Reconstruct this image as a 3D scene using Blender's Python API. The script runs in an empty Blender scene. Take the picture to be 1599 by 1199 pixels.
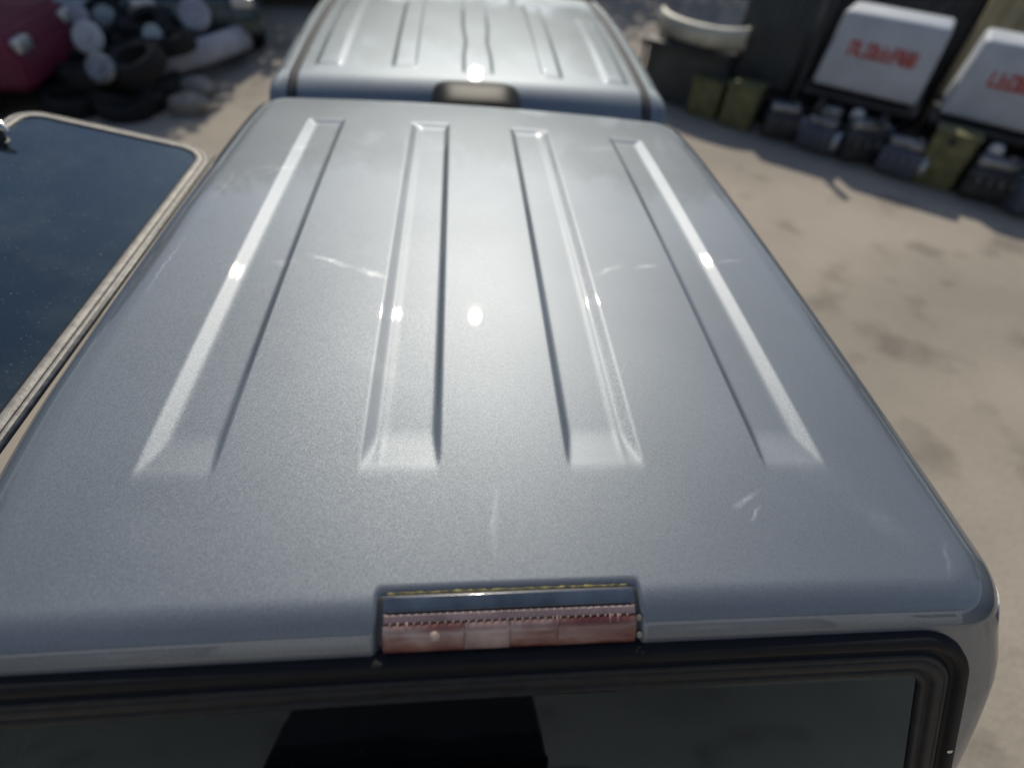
import bpy, bmesh, math, random
import numpy as np
from mathutils import Vector, Matrix
random.seed(7)
rnd = random.Random(11)
R_ = math.radians
SC = bpy.context.scene
COL = SC.collection

# ------------------------------------------------------------------ camera
cd = bpy.data.cameras.new('camera'); cam = bpy.data.objects.new('camera', cd); COL.objects.link(cam)
MR = Matrix(((0.995172, 0.001439, -0.098140), (-0.069276, 0.717895, -0.692697), (0.069458, 0.696150, 0.714525)))
cam.matrix_world = Matrix.Translation((-0.0702, -0.2550, 0.7100)) @ MR.to_4x4()
cd.sensor_width = 36; cd.lens = 36 * 847.8 / 1599
cd.clip_start = 0.02; cd.clip_end = 2000
cd.dof.use_dof = True; cd.dof.focus_distance = 0.94; cd.dof.aperture_fstop = 1.05; cd.dof.aperture_blades = 6
SC.camera = cam

# ------------------------------------------------------------------ sky, sun, exposure
SUN_EL, SUN_AZ = 40.5, 2.1          # azimuth from +Y towards +X
w = bpy.data.worlds.new('World'); SC.world = w; w.use_nodes = True
nt = w.node_tree; N = nt.nodes; L = nt.links
bg = N['Background']
sky = N.new('ShaderNodeTexSky'); sky.sky_type = 'NISHITA'; sky.sun_disc = False
sky.sun_elevation = R_(SUN_EL); sky.sun_rotation = R_(SUN_AZ); sky.dust_density = 1.0; sky.air_density = 1.0; sky.ozone_density = 1.5
tc = N.new('ShaderNodeTexCoord')
mp = N.new('ShaderNodeMapping'); mp.inputs['Scale'].default_value = (1.0, 1.0, 2.6); mp.inputs['Location'].default_value = (3.1, .6, 0)
ns = N.new('ShaderNodeTexNoise'); ns.inputs['Scale'].default_value = 2.3; ns.inputs['Detail'].default_value = 7; ns.inputs['Roughness'].default_value = .58
cr = N.new('ShaderNodeValToRGB'); cr.color_ramp.elements[0].position = .44; cr.color_ramp.elements[1].position = .60
sx = N.new('ShaderNodeSeparateXYZ')
el = N.new('ShaderNodeMapRange'); el.inputs['From Min'].default_value = .62; el.inputs['From Max'].default_value = .30
mul = N.new('ShaderNodeMath'); mul.operation = 'MULTIPLY'
mx = N.new('ShaderNodeMix'); mx.data_type = 'RGBA'
L.new(tc.outputs['Generated'], mp.inputs[0]); L.new(mp.outputs[0], ns.inputs[0]); L.new(ns.outputs['Fac'], cr.inputs[0])
L.new(tc.outputs['Generated'], sx.inputs[0]); L.new(sx.outputs['Z'], el.inputs['Value'])
L.new(cr.outputs[0], mul.inputs[0]); L.new(el.outputs[0], mul.inputs[1]); L.new(mul.outputs[0], mx.inputs[0])
mx.inputs[7].default_value = (5.2, 5.5, 5.8, 1)
L.new(sky.outputs[0], mx.inputs[6]); L.new(mx.outputs[2], bg.inputs[0])
bg.inputs[1].default_value = 0.098
sl = bpy.data.lights.new('sun', 'SUN'); sl.energy = 3.45; sl.angle = R_(0.5); sl.color = (1, .93, .79)
so = bpy.data.objects.new('sun', sl); COL.objects.link(so)
sd = Vector((math.sin(R_(SUN_AZ)) * math.cos(R_(SUN_EL)), math.cos(R_(SUN_AZ)) * math.cos(R_(SUN_EL)), math.sin(R_(SUN_EL))))
so.rotation_euler = sd.to_track_quat('Z', 'Y').to_euler(); so.location = sd * 30
vs = SC.view_settings; vs.view_transform = 'Standard'; vs.look = 'None'; vs.exposure = 0; vs.gamma = 1; vs.use_curve_mapping = False
SC.cycles.caustics_reflective = False; SC.cycles.caustics_refractive = False

# ------------------------------------------------------------------ materials
MATS = {}
def mat(name, col, rough=.6, metal=0, bump=0, bscale=60, var=0, vscale=4, coat=0, spec=.5, emis=None):
    if name in MATS: return MATS[name]
    m = bpy.data.materials.new(name); m.use_nodes = True; t = m.node_tree; b = t.nodes['Principled BSDF']
    b.inputs['Base Color'].default_value = (*col, 1); b.inputs['Roughness'].default_value = rough
    b.inputs['Metallic'].default_value = metal; b.inputs['Coat Weight'].default_value = coat; b.inputs['Coat Roughness'].default_value = .05
    b.inputs['Specular IOR Level'].default_value = spec
    c = t.nodes.new('ShaderNodeTexCoord')
    if var:
        n = t.nodes.new('ShaderNodeTexNoise'); n.inputs['Scale'].default_value = vscale; n.inputs['Detail'].default_value = 5
        t.links.new(c.outputs['Object'], n.inputs[0])
        r = t.nodes.new('ShaderNodeValToRGB'); r.color_ramp.elements[0].position = .3; r.color_ramp.elements[1].position = .7
        r.color_ramp.elements[0].color = (*[x * (1 - var) for x in col], 1); r.color_ramp.elements[1].color = (*[min(1, x * (1 + var)) for x in col], 1)
        t.links.new(n.outputs['Fac'], r.inputs[0]); t.links.new(r.outputs[0], b.inputs['Base Color'])
    if bump:
        n = t.nodes.new('ShaderNodeTexNoise'); n.inputs['Scale'].default_value = bscale; n.inputs['Detail'].default_value = 4
        t.links.new(c.outputs['Object'], n.inputs[0])
        u = t.nodes.new('ShaderNodeBump'); u.inputs['Strength'].default_value = bump; u.inputs['Distance'].default_value = .01
        t.links.new(n.outputs['Fac'], u.inputs['Height']); t.links.new(u.outputs[0], b.inputs['Normal'])
    MATS[name] = m
    return m

def paint(name, col, scuffs=()):
    """silver metallic paint: fine flake normals under a clear coat, light dust, a few rubbed marks of their own shape"""
    m = bpy.data.materials.new(name); m.use_nodes = True; t = m.node_tree; n_ = t.nodes; l_ = t.links; b = n_['Principled BSDF']
    c = n_.new('ShaderNodeTexCoord')
    b.inputs['Metallic'].default_value = .82; b.inputs['Specular IOR Level'].default_value = 0; b.inputs['Roughness'].default_value = .58; b.inputs['Specular Tint'].default_value = (.25, .27, .3, 1)
    b.inputs['Coat Weight'].default_value = .9; b.inputs['Coat Roughness'].default_value = .025; b.inputs['Coat IOR'].default_value = 1.5
    # flakes
    v = n_.new('ShaderNodeTexVoronoi'); v.inputs['Scale'].default_value = 1100; l_.new(c.outputs['Object'], v.inputs[0])
    sub = n_.new('ShaderNodeVectorMath'); sub.operation = 'SUBTRACT'; l_.new(v.outputs['Color'], sub.inputs[0]); sub.inputs[1].default_value = (.5, .5, .5)
    sc = n_.new('ShaderNodeVectorMath'); sc.operation = 'SCALE'; sc.inputs['Scale'].default_value = .13; l_.new(sub.outputs[0], sc.inputs[0])
    ge = n_.new('ShaderNodeNewGeometry')
    ad = n_.new('ShaderNodeVectorMath'); ad.operation = 'ADD'; l_.new(ge.outputs['Normal'], ad.inputs[0]); l_.new(sc.outputs[0], ad.inputs[1])
    no = n_.new('ShaderNodeVectorMath'); no.operation = 'NORMALIZE'; l_.new(ad.outputs[0], no.inputs[0]); l_.new(no.outputs[0], b.inputs['Normal'])
    # colour: flake value variation, very soft patches of dust
    nz = n_.new('ShaderNodeTexNoise'); nz.inputs['Scale'].default_value = 2.2; nz.inputs['Detail'].default_value = 6; l_.new(c.outputs['Object'], nz.inputs[0])
    mr = n_.new('ShaderNodeMapRange'); mr.inputs['From Min'].default_value = .3; mr.inputs['From Max'].default_value = .7
    mr.inputs['To Min'].default_value = .93; mr.inputs['To Max'].default_value = 1.06; l_.new(nz.outputs['Fac'], mr.inputs['Value'])
    sv = n_.new('ShaderNodeSeparateColor'); l_.new(v.outputs['Color'], sv.inputs[0])
    mr2 = n_.new('ShaderNodeMapRange'); mr2.inputs['To Min'].default_value = .86; mr2.inputs['To Max'].default_value = 1.14; l_.new(sv.outputs[0], mr2.inputs['Value'])
    mm = n_.new('ShaderNodeMath'); mm.operation = 'MULTIPLY'; l_.new(mr.outputs[0], mm.inputs[0]); l_.new(mr2.outputs[0], mm.inputs[1])
    cs = n_.new('ShaderNodeVectorMath'); cs.operation = 'SCALE'; cs.inputs[0].default_value = col; l_.new(mm.outputs[0], cs.inputs['Scale'])
    out = cs.outputs[0]
    # dust and fine wiping haze roughen the coat
    nd = n_.new('ShaderNodeTexNoise'); nd.inputs['Scale'].default_value = 7; nd.inputs['Detail'].default_value = 8; l_.new(c.outputs['Object'], nd.inputs[0])
    mr3 = n_.new('ShaderNodeMapRange'); mr3.inputs['From Min'].default_value = .35; mr3.inputs['From Max'].default_value = .75
    mr3.inputs['To Min'].default_value = .007; mr3.inputs['To Max'].default_value = .024; l_.new(nd.outputs['Fac'], mr3.inputs['Value'])
    l_.new(mr3.outputs[0], b.inputs['Coat Roughness'])
    if scuffs:
        sp = n_.new('ShaderNodeSeparateXYZ'); 
        wn = n_.new('ShaderNodeTexNoise'); wn.inputs['Scale'].default_value = 26; l_.new(c.outputs['Object'], wn.inputs[0])
        w1 = n_.new('ShaderNodeVectorMath'); w1.operation = 'SUBTRACT'; l_.new(wn.outputs['Color'], w1.inputs[0]); w1.inputs[1].default_value = (.5, .5, .5)
        w2 = n_.new('ShaderNodeVectorMath'); w2.operation = 'SCALE'; w2.inputs['Scale'].default_value = .022; l_.new(w1.outputs[0], w2.inputs[0])
        w3 = n_.new('ShaderNodeVectorMath'); w3.operation = 'ADD'; l_.new(c.outputs['Object'], w3.inputs[0]); l_.new(w2.outputs[0], w3.inputs[1])
        l_.new(w3.outputs[0], sp.inputs[0])
        def M(op, a, b_=None):
            q = n_.new('ShaderNodeMath'); q.operation = op
            for i, s in enumerate((a, b_)):
                if s is None: continue
                if isinstance(s, (int, float)): q.inputs[i].default_value = s
                else: l_.new(s, q.inputs[i])
            return q.outputs[0]
        tot = None
        for (x1, y1, x2, y2, wd, stg) in scuffs:
            dx, dy = x2 - x1, y2 - y1; ln = math.hypot(dx, dy); ux, uy = dx / ln, dy / ln
            px = M('SUBTRACT', sp.outputs[0], x1); py = M('SUBTRACT', sp.outputs[1], y1)
            al = M('ADD', M('MULTIPLY', px, ux), M('MULTIPLY', py, uy))
            ac = M('ABSOLUTE', M('ADD', M('MULTIPLY', px, -uy), M('MULTIPLY', py, ux)))
            f1 = M('SUBTRACT', 1, M('DIVIDE', ac, wd))
            f2 = M('SUBTRACT', 1, M('DIVIDE', M('ABSOLUTE', M('SUBTRACT', al, ln / 2)), ln / 2))
            f = M('MULTIPLY', M('MULTIPLY', M('MAXIMUM', f1, 0), M('MAXIMUM', f2, 0)), stg * .8)
            tot = f if tot is None else M('MAXIMUM', tot, f)
        fn = n_.new('ShaderNodeTexNoise'); fn.inputs['Scale'].default_value = 90; l_.new(c.outputs['Object'], fn.inputs[0])
        tot = M('MULTIPLY', tot, M('MULTIPLY', fn.outputs['Fac'], 1.6))
        mxx = n_.new('ShaderNodeMix'); mxx.data_type = 'RGBA'; l_.new(tot, mxx.inputs[0]); l_.new(out, mxx.inputs[6]); mxx.inputs[7].default_value = (.52, .54, .56, 1)
        out = mxx.outputs[2]
    l_.new(out, b.inputs['Base Color'])
    MATS[name] = m
    return m

def glass_mat(name, tint, dust=.0, dustcol=(.35, .36, .34), ior=1.5):
    m = bpy.data.materials.new(name); m.use_nodes = True; t = m.node_tree; n_ = t.nodes; l_ = t.links
    for q in list(n_): n_.remove(q)
    o = n_.new('ShaderNodeOutputMaterial'); tr = n_.new('ShaderNodeBsdfTransparent'); tr.inputs[0].default_value = (*tint, 1)
    gl = n_.new('ShaderNodeBsdfGlossy'); gl.inputs['Roughness'].default_value = .02; gl.inputs[0].default_value = (.62, .82, 1, 1)
    fr = n_.new('ShaderNodeFresnel'); gg = n_.new('ShaderNodeNewGeometry'); ii = n_.new('ShaderNodeMapRange'); ii.inputs['To Min'].default_value = ior; ii.inputs['To Max'].default_value = 1 / ior; l_.new(gg.outputs['Backfacing'], ii.inputs['Value']); l_.new(ii.outputs[0], fr.inputs[0])
    mxs = n_.new('ShaderNodeMixShader'); l_.new(fr.outputs[0], mxs.inputs[0]); l_.new(tr.outputs[0], mxs.inputs[1]); l_.new(gl.outputs[0], mxs.inputs[2])
    last = mxs
    if dust:
        c = n_.new('ShaderNodeTexCoord')
        nz = n_.new('ShaderNodeTexNoise'); nz.inputs['Scale'].default_value = 3.5; nz.inputs['Detail'].default_value = 10; nz.inputs['Roughness'].default_value = .7; l_.new(c.outputs['Object'], nz.inputs[0])
        r = n_.new('ShaderNodeMapRange'); r.inputs['From Min'].default_value = .44; r.inputs['From Max'].default_value = .66; r.inputs['To Max'].default_value = dust; r.inputs['To Min'].default_value = dust * .12
        l_.new(nz.outputs['Fac'], r.inputs['Value'])
        v = n_.new('ShaderNodeTexNoise'); v.inputs['Scale'].default_value = 160; v.inputs['Detail'].default_value = 2; l_.new(c.outputs['Object'], v.inputs[0])
        r2 = n_.new('ShaderNodeMapRange'); r2.inputs['From Min'].default_value = .665; r2.inputs['From Max'].default_value = .73; r2.inputs['To Max'].default_value = .38 if dust > .03 else .12; l_.new(v.outputs['Fac'], r2.inputs['Value'])
        ad = n_.new('ShaderNodeMath'); ad.operation = 'ADD'; ad.use_clamp = True; l_.new(r.outputs[0], ad.inputs[0]); l_.new(r2.outputs[0], ad.inputs[1])
        df = n_.new('ShaderNodeBsdfDiffuse'); df.inputs[0].default_value = (*dustcol, 1)
        m2 = n_.new('ShaderNodeMixShader'); l_.new(ad.outputs[0], m2.inputs[0]); l_.new(mxs.outputs[0], m2.inputs[1]); l_.new(df.outputs[0], m2.inputs[2]); last = m2
    l_.new(last.outputs[0], o.inputs[0])
    MATS[name] = m
    return m

scuff = [(-.62, 1.25, -.53, 1.34, .004, 1.0), (-.66, 1.30, -.55, 1.31, .003, .9), (-.60, 1.42, -.50, 1.52, .003, .8),
         (-.42, .86, -.30, .80, .010, .8), (-.30, .80, -.22, .76, .012, .9), (-.50, .84, -.43, .83, .016, .45),
         (.24, .78, .33, .84, .010, .5), (.34, .82, .42, .84, .010, .6), (.56, .86, .66, .89, .008, .5),
         (-.70, 1.1, -.69, 1.3, .003, .9), (-.72, .7, -.71, .95, .003, .7), (.36, .17, .42, .21, .006, .7), (.38, .15, .41, .18, .004, .8), (.44, .33, .60, .20, .045, .16), (.56, .20, .66, .10, .03, .2), (-.60, .20, -.40, .12, .05, .10), (-.30, .55, -.12, .42, .03, .10), (.66, .05, .70, .12, .006, .6), (-.20, 1.45, -.06, 1.52, .02, .15), (.02, 1.02, .09, .98, .003, .25),
         (-.02, .09, -.015, .24, .006, .35), (.24, .46, .26, .50, .002, .4), (.60, 1.5, .64, 1.7, .02, .2), (.30, 1.5, .52, 1.56, .03, .22)]
PAINT = paint('silver_grey_paint', (.222, .243, .266), scuff)
CABPAINT = paint('cab_silver_paint', (.26, .285, .305))
RUBBER = mat('black_rubber', (.008, .008, .009), .6, bump=.15, bscale=300, var=.3, vscale=30, spec=.25)
RUBBER2 = mat('worn_black_frame', (.018, .0185, .02), .5, bump=.25, bscale=500, var=.35, vscale=50, spec=.3)
ALU = mat('dusty_aluminium', (.27, .255, .235), .6, .3, bump=.15, bscale=160, var=.25, vscale=40)
ALU_EDGE = mat('aluminium_edge', (.20, .20, .19), .5, .3, var=.3, vscale=60)
DARKPL = mat('dark_plastic', (.02, .02, .022), .5, var=.3, vscale=20)
CHROME = mat('chrome', (.75, .75, .74), .12, 1)
SEAMD = mat('seam_black', (.006, .006, .007), .8)
GLASS_SIDE = glass_mat('tinted_window_glass', (.12, .20, .28), .13, (.22, .25, .24), 1.62)
GLASS_REAR = glass_mat('dark_rear_glass', (.12, .12, .13), .02, (.16, .16, .16), 1.45)
GLASS_CAB = glass_mat('cab_glass', (.10, .12, .12))
TYRE = mat('tyre_rubber', (.008, .008, .008), .8, bump=.4, bscale=40)
INTER = mat('bed_liner', (.012, .012, .013), .8)

# ------------------------------------------------------------------ object helpers
def obj(name, verts, faces, m, parent=None, smooth=True):
    me = bpy.data.meshes.new(name); me.from_pydata([tuple(map(float, v)) for v in verts], [], faces); me.update()
    bm = bmesh.new(); bm.from_mesh(me); bmesh.ops.recalc_face_normals(bm, faces=bm.faces); bm.to_mesh(me); bm.free()
    return link(name, me, m, parent, smooth)
def link(name, me, m, parent=None, smooth=True):
    ms = m if isinstance(m, (list, tuple)) else [m]
    for q in ms: me.materials.append(q)
    for p in me.polygons: p.use_smooth = smooth
    o = bpy.data.objects.new(name, me); COL.objects.link(o)
    if parent: o.parent = parent
    return o
def bmobj(name, bm, m, parent=None, smooth=True, angle=35):
    bmesh.ops.recalc_face_normals(bm, faces=bm.faces)
    if smooth:
        for e in bm.edges:
            if len(e.link_faces) == 2 and e.calc_face_angle(0) > R_(angle): e.smooth = False
    me = bpy.data.meshes.new(name); bm.to_mesh(me); bm.free()
    return link(name, me, m, parent, smooth)
def box(bm, c, s, rot=None, bev=0, seg=2, taper=None):
    g = bmesh.new(); bmesh.ops.create_cube(g, size=1)
    for v in g.verts:
        v.co = Vector((v.co.x * s[0], v.co.y * s[1], v.co.z * s[2]))
        if taper and v.co.z > 0: v.co.x *= taper[0]; v.co.y *= taper[1]
    if bev: bmesh.ops.bevel(g, geom=g.edges[:], offset=bev, segments=seg, affect='EDGES', profile=.5)
    M = Matrix.Translation(c) @ (rot.to_4x4() if rot else Matrix())
    g.transform(M); merge(bm, g)
def merge(bm, g):
    me = bpy.data.meshes.new('t'); g.to_mesh(me); g.free(); bm.from_mesh(me); bpy.data.meshes.remove(me)
def cyl(bm, a, b, r1, r2=None, seg=20, caps=True):
    a, b = Vector(a), Vector(b); r2 = r1 if r2 is None else r2
    g = bmesh.new(); bmesh.ops.create_cone(g, cap_ends=caps, segments=seg, radius1=r1, radius2=r2, depth=(b - a).length)
    g.transform(Matrix.Translation((a + b) / 2) @ (b - a).to_track_quat('Z', 'Y').to_matrix().to_4x4()); merge(bm, g)
def lathe(bm, prof, c, axis=Vector((0, 0, 1)), seg=28):
    """prof: (r, h) list"""
    q = axis.to_track_quat('Z', 'Y').to_matrix(); rows = []
    for r, h in prof:
        rows.append([bm.verts.new(Vector(c) + q @ Vector((r * math.cos(2 * math.pi * i / seg), r * math.sin(2 * math.pi * i / seg), h))) for i in range(seg)])
    for a, b in zip(rows, rows[1:]):
        for i in range(seg): bm.faces.new((a[i], a[(i + 1) % seg], b[(i + 1) % seg], b[i]))
    return rows
def tube(bm, pts, r, seg=10):
    pts = [Vector(p) for p in pts]; rows = []
    rs = r if isinstance(r, (list, tuple)) else [r] * len(pts)
    up = Vector((0, 0, 1))
    for i, p in enumerate(pts):
        d = (pts[min(i + 1, len(pts) - 1)] - pts[max(i - 1, 0)]).normalized()
        a = d.cross(up if abs(d.z) < .95 else Vector((1, 0, 0))).normalized(); b = d.cross(a)
        rows.append([bm.verts.new(p + (a * math.cos(2 * math.pi * k / seg) + b * math.sin(2 * math.pi * k / seg)) * rs[i]) for k in range(seg)])
    for a, b in zip(rows, rows[1:]):
        for i in range(seg): bm.faces.new((a[i], a[(i + 1) % seg], b[(i + 1) % seg], b[i]))
    bm.faces.new(rows[0]); bm.faces.new(rows[-1][::-1])
def empty(name, loc, rz=0, label=None, cat=None, group=None, kind=None):
    o = bpy.data.objects.new(name, None); COL.objects.link(o); o.location = loc; o.rotation_euler.z = rz; o.empty_display_size = .2
    return tag(o, label, cat, group, kind)
def tag(o, label=None, cat=None, group=None, kind=None):
    for k_, v_ in (('label', label), ('category', cat), ('group', group), ('kind', kind)):
        if v_: o[k_] = v_
    return o
def copy_tree(o, parent=None):
    c = o.copy(); COL.objects.link(c); c.parent = parent
    for ch in list(o.children): copy_tree(ch, c)
    return c
def sst(a, b, x):
    t = np.clip((x - a) / (b - a), 0, 1); return t * t * (3 - 2 * t)
GZ = -1.85

# ================================================================== SETTING: ground
def ground_mat():
    m = bpy.data.materials.new('dusty_yard_ground'); m.use_nodes = True; t = m.node_tree; n_ = t.nodes; l_ = t.links; b = n_['Principled BSDF']
    c = n_.new('ShaderNodeTexCoord'); b.inputs['Roughness'].default_value = .95; b.inputs['Specular IOR Level'].default_value = .15
    def nz(s, d, ro=.5):
        q = n_.new('ShaderNodeTexNoise'); q.inputs['Scale'].default_value = s; q.inputs['Detail'].default_value = d; q.inputs['Roughness'].default_value = ro
        l_.new(c.outputs['Object'], q.inputs[0]); return q
    a = nz(.55, 3); r = n_.new('ShaderNodeValToRGB'); l_.new(a.outputs['Fac'], r.inputs[0])
    e = r.color_ramp.elements; e[0].position = .35; e[0].color = (.305, .272, .230, 1); e[1].position = .65; e[1].color = (.415, .362, .300, 1)
    a2 = nz(2.1, 3); r2 = n_.new('ShaderNodeValToRGB'); l_.new(a2.outputs['Fac'], r2.inputs[0])
    e = r2.color_ramp.elements; e[0].position = .30; e[0].color = (.45, .45, .44, 1); e[1].position = .46; e[1].color = (1, 1, 1, 1)
    a3 = nz(38, 3); r3 = n_.new('ShaderNodeMapRange'); r3.inputs['To Min'].default_value = .86; r3.inputs['To Max'].default_value = 1.14; l_.new(a3.outputs['Fac'], r3.inputs['Value'])
    mlt = n_.new('ShaderNodeMix'); mlt.data_type = 'RGBA'; mlt.blend_type = 'MULTIPLY'; mlt.inputs[0].default_value = .55
    l_.new(r.outputs[0], mlt.inputs[6]); l_.new(r2.outputs[0], mlt.inputs[7])
    s = n_.new('ShaderNodeVectorMath'); s.operation = 'SCALE'; l_.new(mlt.outputs[2], s.inputs[0]); l_.new(r3.outputs[0], s.inputs['Scale']); l_.new(s.outputs[0], b.inputs['Base Color'])
    u = n_.new('ShaderNodeBump'); u.inputs['Strength'].default_value = .3; u.inputs['Distance'].default_value = .02; l_.new(a3.outputs['Fac'], u.inputs['Height']); l_.new(u.outputs[0], b.inputs['Normal'])
    return m
bm = bmesh.new(); bmesh.ops.create_grid(bm, x_segments=60, y_segments=60, size=300)
for v in bm.verts: v.co.z = GZ
tag(bmobj('ground', bm, ground_mat(), smooth=False), kind='structure')

# ================================================================== THE PICKUP TRUCK
truck = empty('pickup_truck', (0, 1.9, GZ), 0, 'silver grey pickup truck with ribbed canopy roof and raised side window', 'pickup truck')
TOFF = Vector((0, 1.9, GZ))
def tp(o):                      # geometry is written in yard coordinates; keep it there under the truck
    o.parent = truck; o.location = -TOFF; return o

def grid_shell(name, ax, yr, yf, rc, zf, radii, ends, low, m, NX=400, NY=250, post=None, cutf=None, smooth=True, sq=None):
    """roof as a grid over a rounded rectangle, rolled over its edge and continued down the walls.
    radii/ends: (side, rear, front) roll radius and wall lean (outward run per unit drop)"""
    u = np.linspace(-1, 1, NX + 1); v = np.linspace(0, 1, NY + 1)
    X, Y = np.meshgrid(u * ax, yr + v * (yf - yr), indexing='ij')
    for sgn in (-1, 1):
        for end, ye in ((-1, yr), (1, yf)):
            p = (X * sgn - (ax - rc)) / rc; q = (Y * end - (ye * end - rc)) / rc
            k = (p > 0) & (q > 0)
            px, qx = np.where(k, p, 0), np.where(k, q, 0)
            nx = px * np.sqrt(1 - qx ** 2 / 2); ny = qx * np.sqrt(1 - px ** 2 / 2)
            X = np.where(k, sgn * ((ax - rc) + nx * rc), X); Y = np.where(k, end * ((ye * end - rc) + ny * rc), Y)
    Z = zf(X, Y)
    V = np.stack([X, Y, Z], -1).reshape(-1, 3); idx = np.arange((NX + 1) * (NY + 1)).reshape(NX + 1, NY + 1)
    F = [(idx[i, j], idx[i + 1, j], idx[i + 1, j + 1], idx[i, j + 1]) for i in range(NX) for j in range(NY)]
    loop = list(idx[:, 0]) + list(idx[-1, 1:]) + list(idx[-2::-1, -1]) + list(idx[0, -2:0:-1])
    P = V[loop]; n = len(loop)
    # outward normals of the footprint
    nn = np.zeros((n, 2))
    for i in range(n):
        x, y = P[i, 0], P[i, 1]
        cx = min(max(x, -(ax - rc)), ax - rc); cy = min(max(y, yr + rc), yf - rc)
        d = np.array([x - cx, y - cy]); 
        if abs(x) < ax - rc: d[0] = 0
        if yr + rc < y < yf - rc: d[1] = 0
        nn[i] = d / (np.linalg.norm(d) + 1e-12)
    h = 1e-3
    gx = (zf(P[:, 0] + h, P[:, 1]) - zf(P[:, 0] - h, P[:, 1])) / (2 * h); gy = (zf(P[:, 0], P[:, 1] + h) - zf(P[:, 0], P[:, 1] - h)) / (2 * h)
    g = -(gx * nn[:, 0] + gy * nn[:, 1])
    ws = nn[:, 0] ** 2; wr = np.where(nn[:, 1] < 0, nn[:, 1] ** 2, 0); wf = np.where(nn[:, 1] > 0, nn[:, 1] ** 2, 0)
    r = ws * radii[0] + wr * radii[1] + wf * radii[2]; s = ws * ends[0] + wr * ends[1] + wf * ends[2]
    th0 = np.arctan(g); th1 = np.pi / 2 - np.arctan(s)
    rings = [loop]; base = len(V); allV = [V]; par = [np.zeros(n)]
    steps = np.linspace(0, 1, 19)[1:]
    offs = []
    for t in steps:
        th = th0 + (th1 - th0) * t
        sn = np.sin(th) - np.sin(th0)
        offs.append((radii[0] * sn, np.where(nn[:, 1] < 0, radii[1], radii[2]) * sn, P[:, 2] - r * (np.cos(th0) - np.cos(th)), (1 - .25 * t) if sq is None else sq))
    ox0, oy0, z0, _ = offs[-1]; sy_ = np.where(nn[:, 1] < 0, ends[1], ends[2])
    lows = low if isinstance(low, (list, tuple)) else [low]
    for zl in lows:
        dz_ = z0 - zl; offs.append((ox0 + ends[0] * .27 * (1 - np.exp(-dz_ / .27)), oy0 + sy_ * dz_, np.full(n, zl), .75 - .45 * min(1, float(np.mean(dz_)) / .12)))
    for ox, oy, z, e_ in offs:
        W = np.stack([P[:, 0] + np.sign(nn[:, 0]) * np.abs(nn[:, 0]) ** e_ * ox, P[:, 1] + np.sign(nn[:, 1]) * np.abs(nn[:, 1]) ** e_ * oy, z], -1)
        allV.append(W); rings.append(list(range(base, base + n))); base += n
    for a, b in zip(rings, rings[1:]):
        F += [(a[i], b[i], b[(i + 1) % n], a[(i + 1) % n]) for i in range(n)]
    V = np.concatenate(allV)
    if post is not None: V = post(V)
    if cutf is not None:
        C = np.array([V[list(f)].mean(0) for f in F]); keep = ~cutf(C); F = [f for f, k_ in zip(F, keep) if k_]
    me = bpy.data.meshes.new(name); me.from_pydata(V.tolist(), [], [tuple(int(i) for i in f) for f in F]); me.update()
    o = link(name, me, m); 
    return tp(o)

# ---- canopy
CH = [(-.568, -.448, 'o'), (-.228, -.100, 'i'), (.108, .236, 'i'), (.448, .562, 'o')]   # recessed channels: x0, x1
def zroof(x, y):
    z = -.034 * x * x - .0195 * (y - 1) ** 2 - .08 * np.clip(y - 1.6, 0, None) ** 2
    for (x0, x1, kind) in CH:
        w0 = 1.0
        f = 1.672 if x0 < .4 else 1.655
        D = .0100 * sst(.238, .345, y)                  # runs out towards the rear
        D = D * sst(f + .004, f - .036, y)
        so, si = (.40, .80) if x0 < 0 else (.80, .40)                       # outer wall shallow, inner wall steep
        din = np.minimum((x - x0) * so, (x1 - x) * si); slope = 1.0
        k = .0012
        a = np.clip(din, 0, None) * slope
        dep = -k * np.log(np.exp(-np.clip(a / k, 0, 60)) + np.exp(-np.clip(D / k, 0, 60))) + k * np.log(1 + np.exp(-np.clip(D / k, 0, 60)))
        dep = np.clip(dep, 0, None) * np.clip(D / .0025, 0, 1)
        dep = np.where(din > 0, dep, 0)
        # soften the upper lip
        z = z - dep
        if kind == 'i':                                                     # small raised bead along the outer foot of the inner channels
            xc = (x0 + .021) if x0 < 0 else (x1 - .021)
            z = z + np.exp(-((x - xc - (.009 if x0 < 0 else -.009)) / .0055) ** 2) * .0011 * np.clip((D / .0100), 0, 1)
    return z
def lampcut(V):
    x, y, z = V[:, 0], V[:, 1], V[:, 2]
    mk = sst(.184, .176, np.abs(x)) * sst(.063, .058, y) * sst(-.40, -.39, z) * (y < .2)
    # push into the body along the roll's normal
    ny = np.clip((.06 - y) / .07, 0, 1); nz = np.sqrt(np.clip(1 - ny ** 2, 0, 1))
    low = z < -.075
    mk = np.where(low, 0, mk)
    W = V.copy(); W[:, 1] += mk * .010 * ny; W[:, 2] -= mk * .010 * nz
    return W
RS = .4     # lean of the rear face
def rear_y(z): return -.008 - RS * (z + .062)
def canopy_cut(C):
    x, y, z = C[:, 0], C[:, 1], C[:, 2]
    rear = (y < rear_y(z) + .05) & (z < -.088) & (z > -.51) & (np.abs(x) < .658 + .25 * (-.064 - z) + .04 * (x < 0) - .8 * np.clip(.145 + z, 0, None))
    side = (np.abs(x) > .78) & (y > .28) & (y < 1.62) & (z < -.15) & (z > -.50)
    return rear | side
def canopy_post(V):
    V = lampcut(V); V[:, 0] -= .022 * sst(.55, .74, -V[:, 0]) * sst(.05, .5, V[:, 1]); V[:, 1] += -.055 * V[:, 0] * sst(1.0, 1.86, V[:, 1])
    return V
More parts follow.
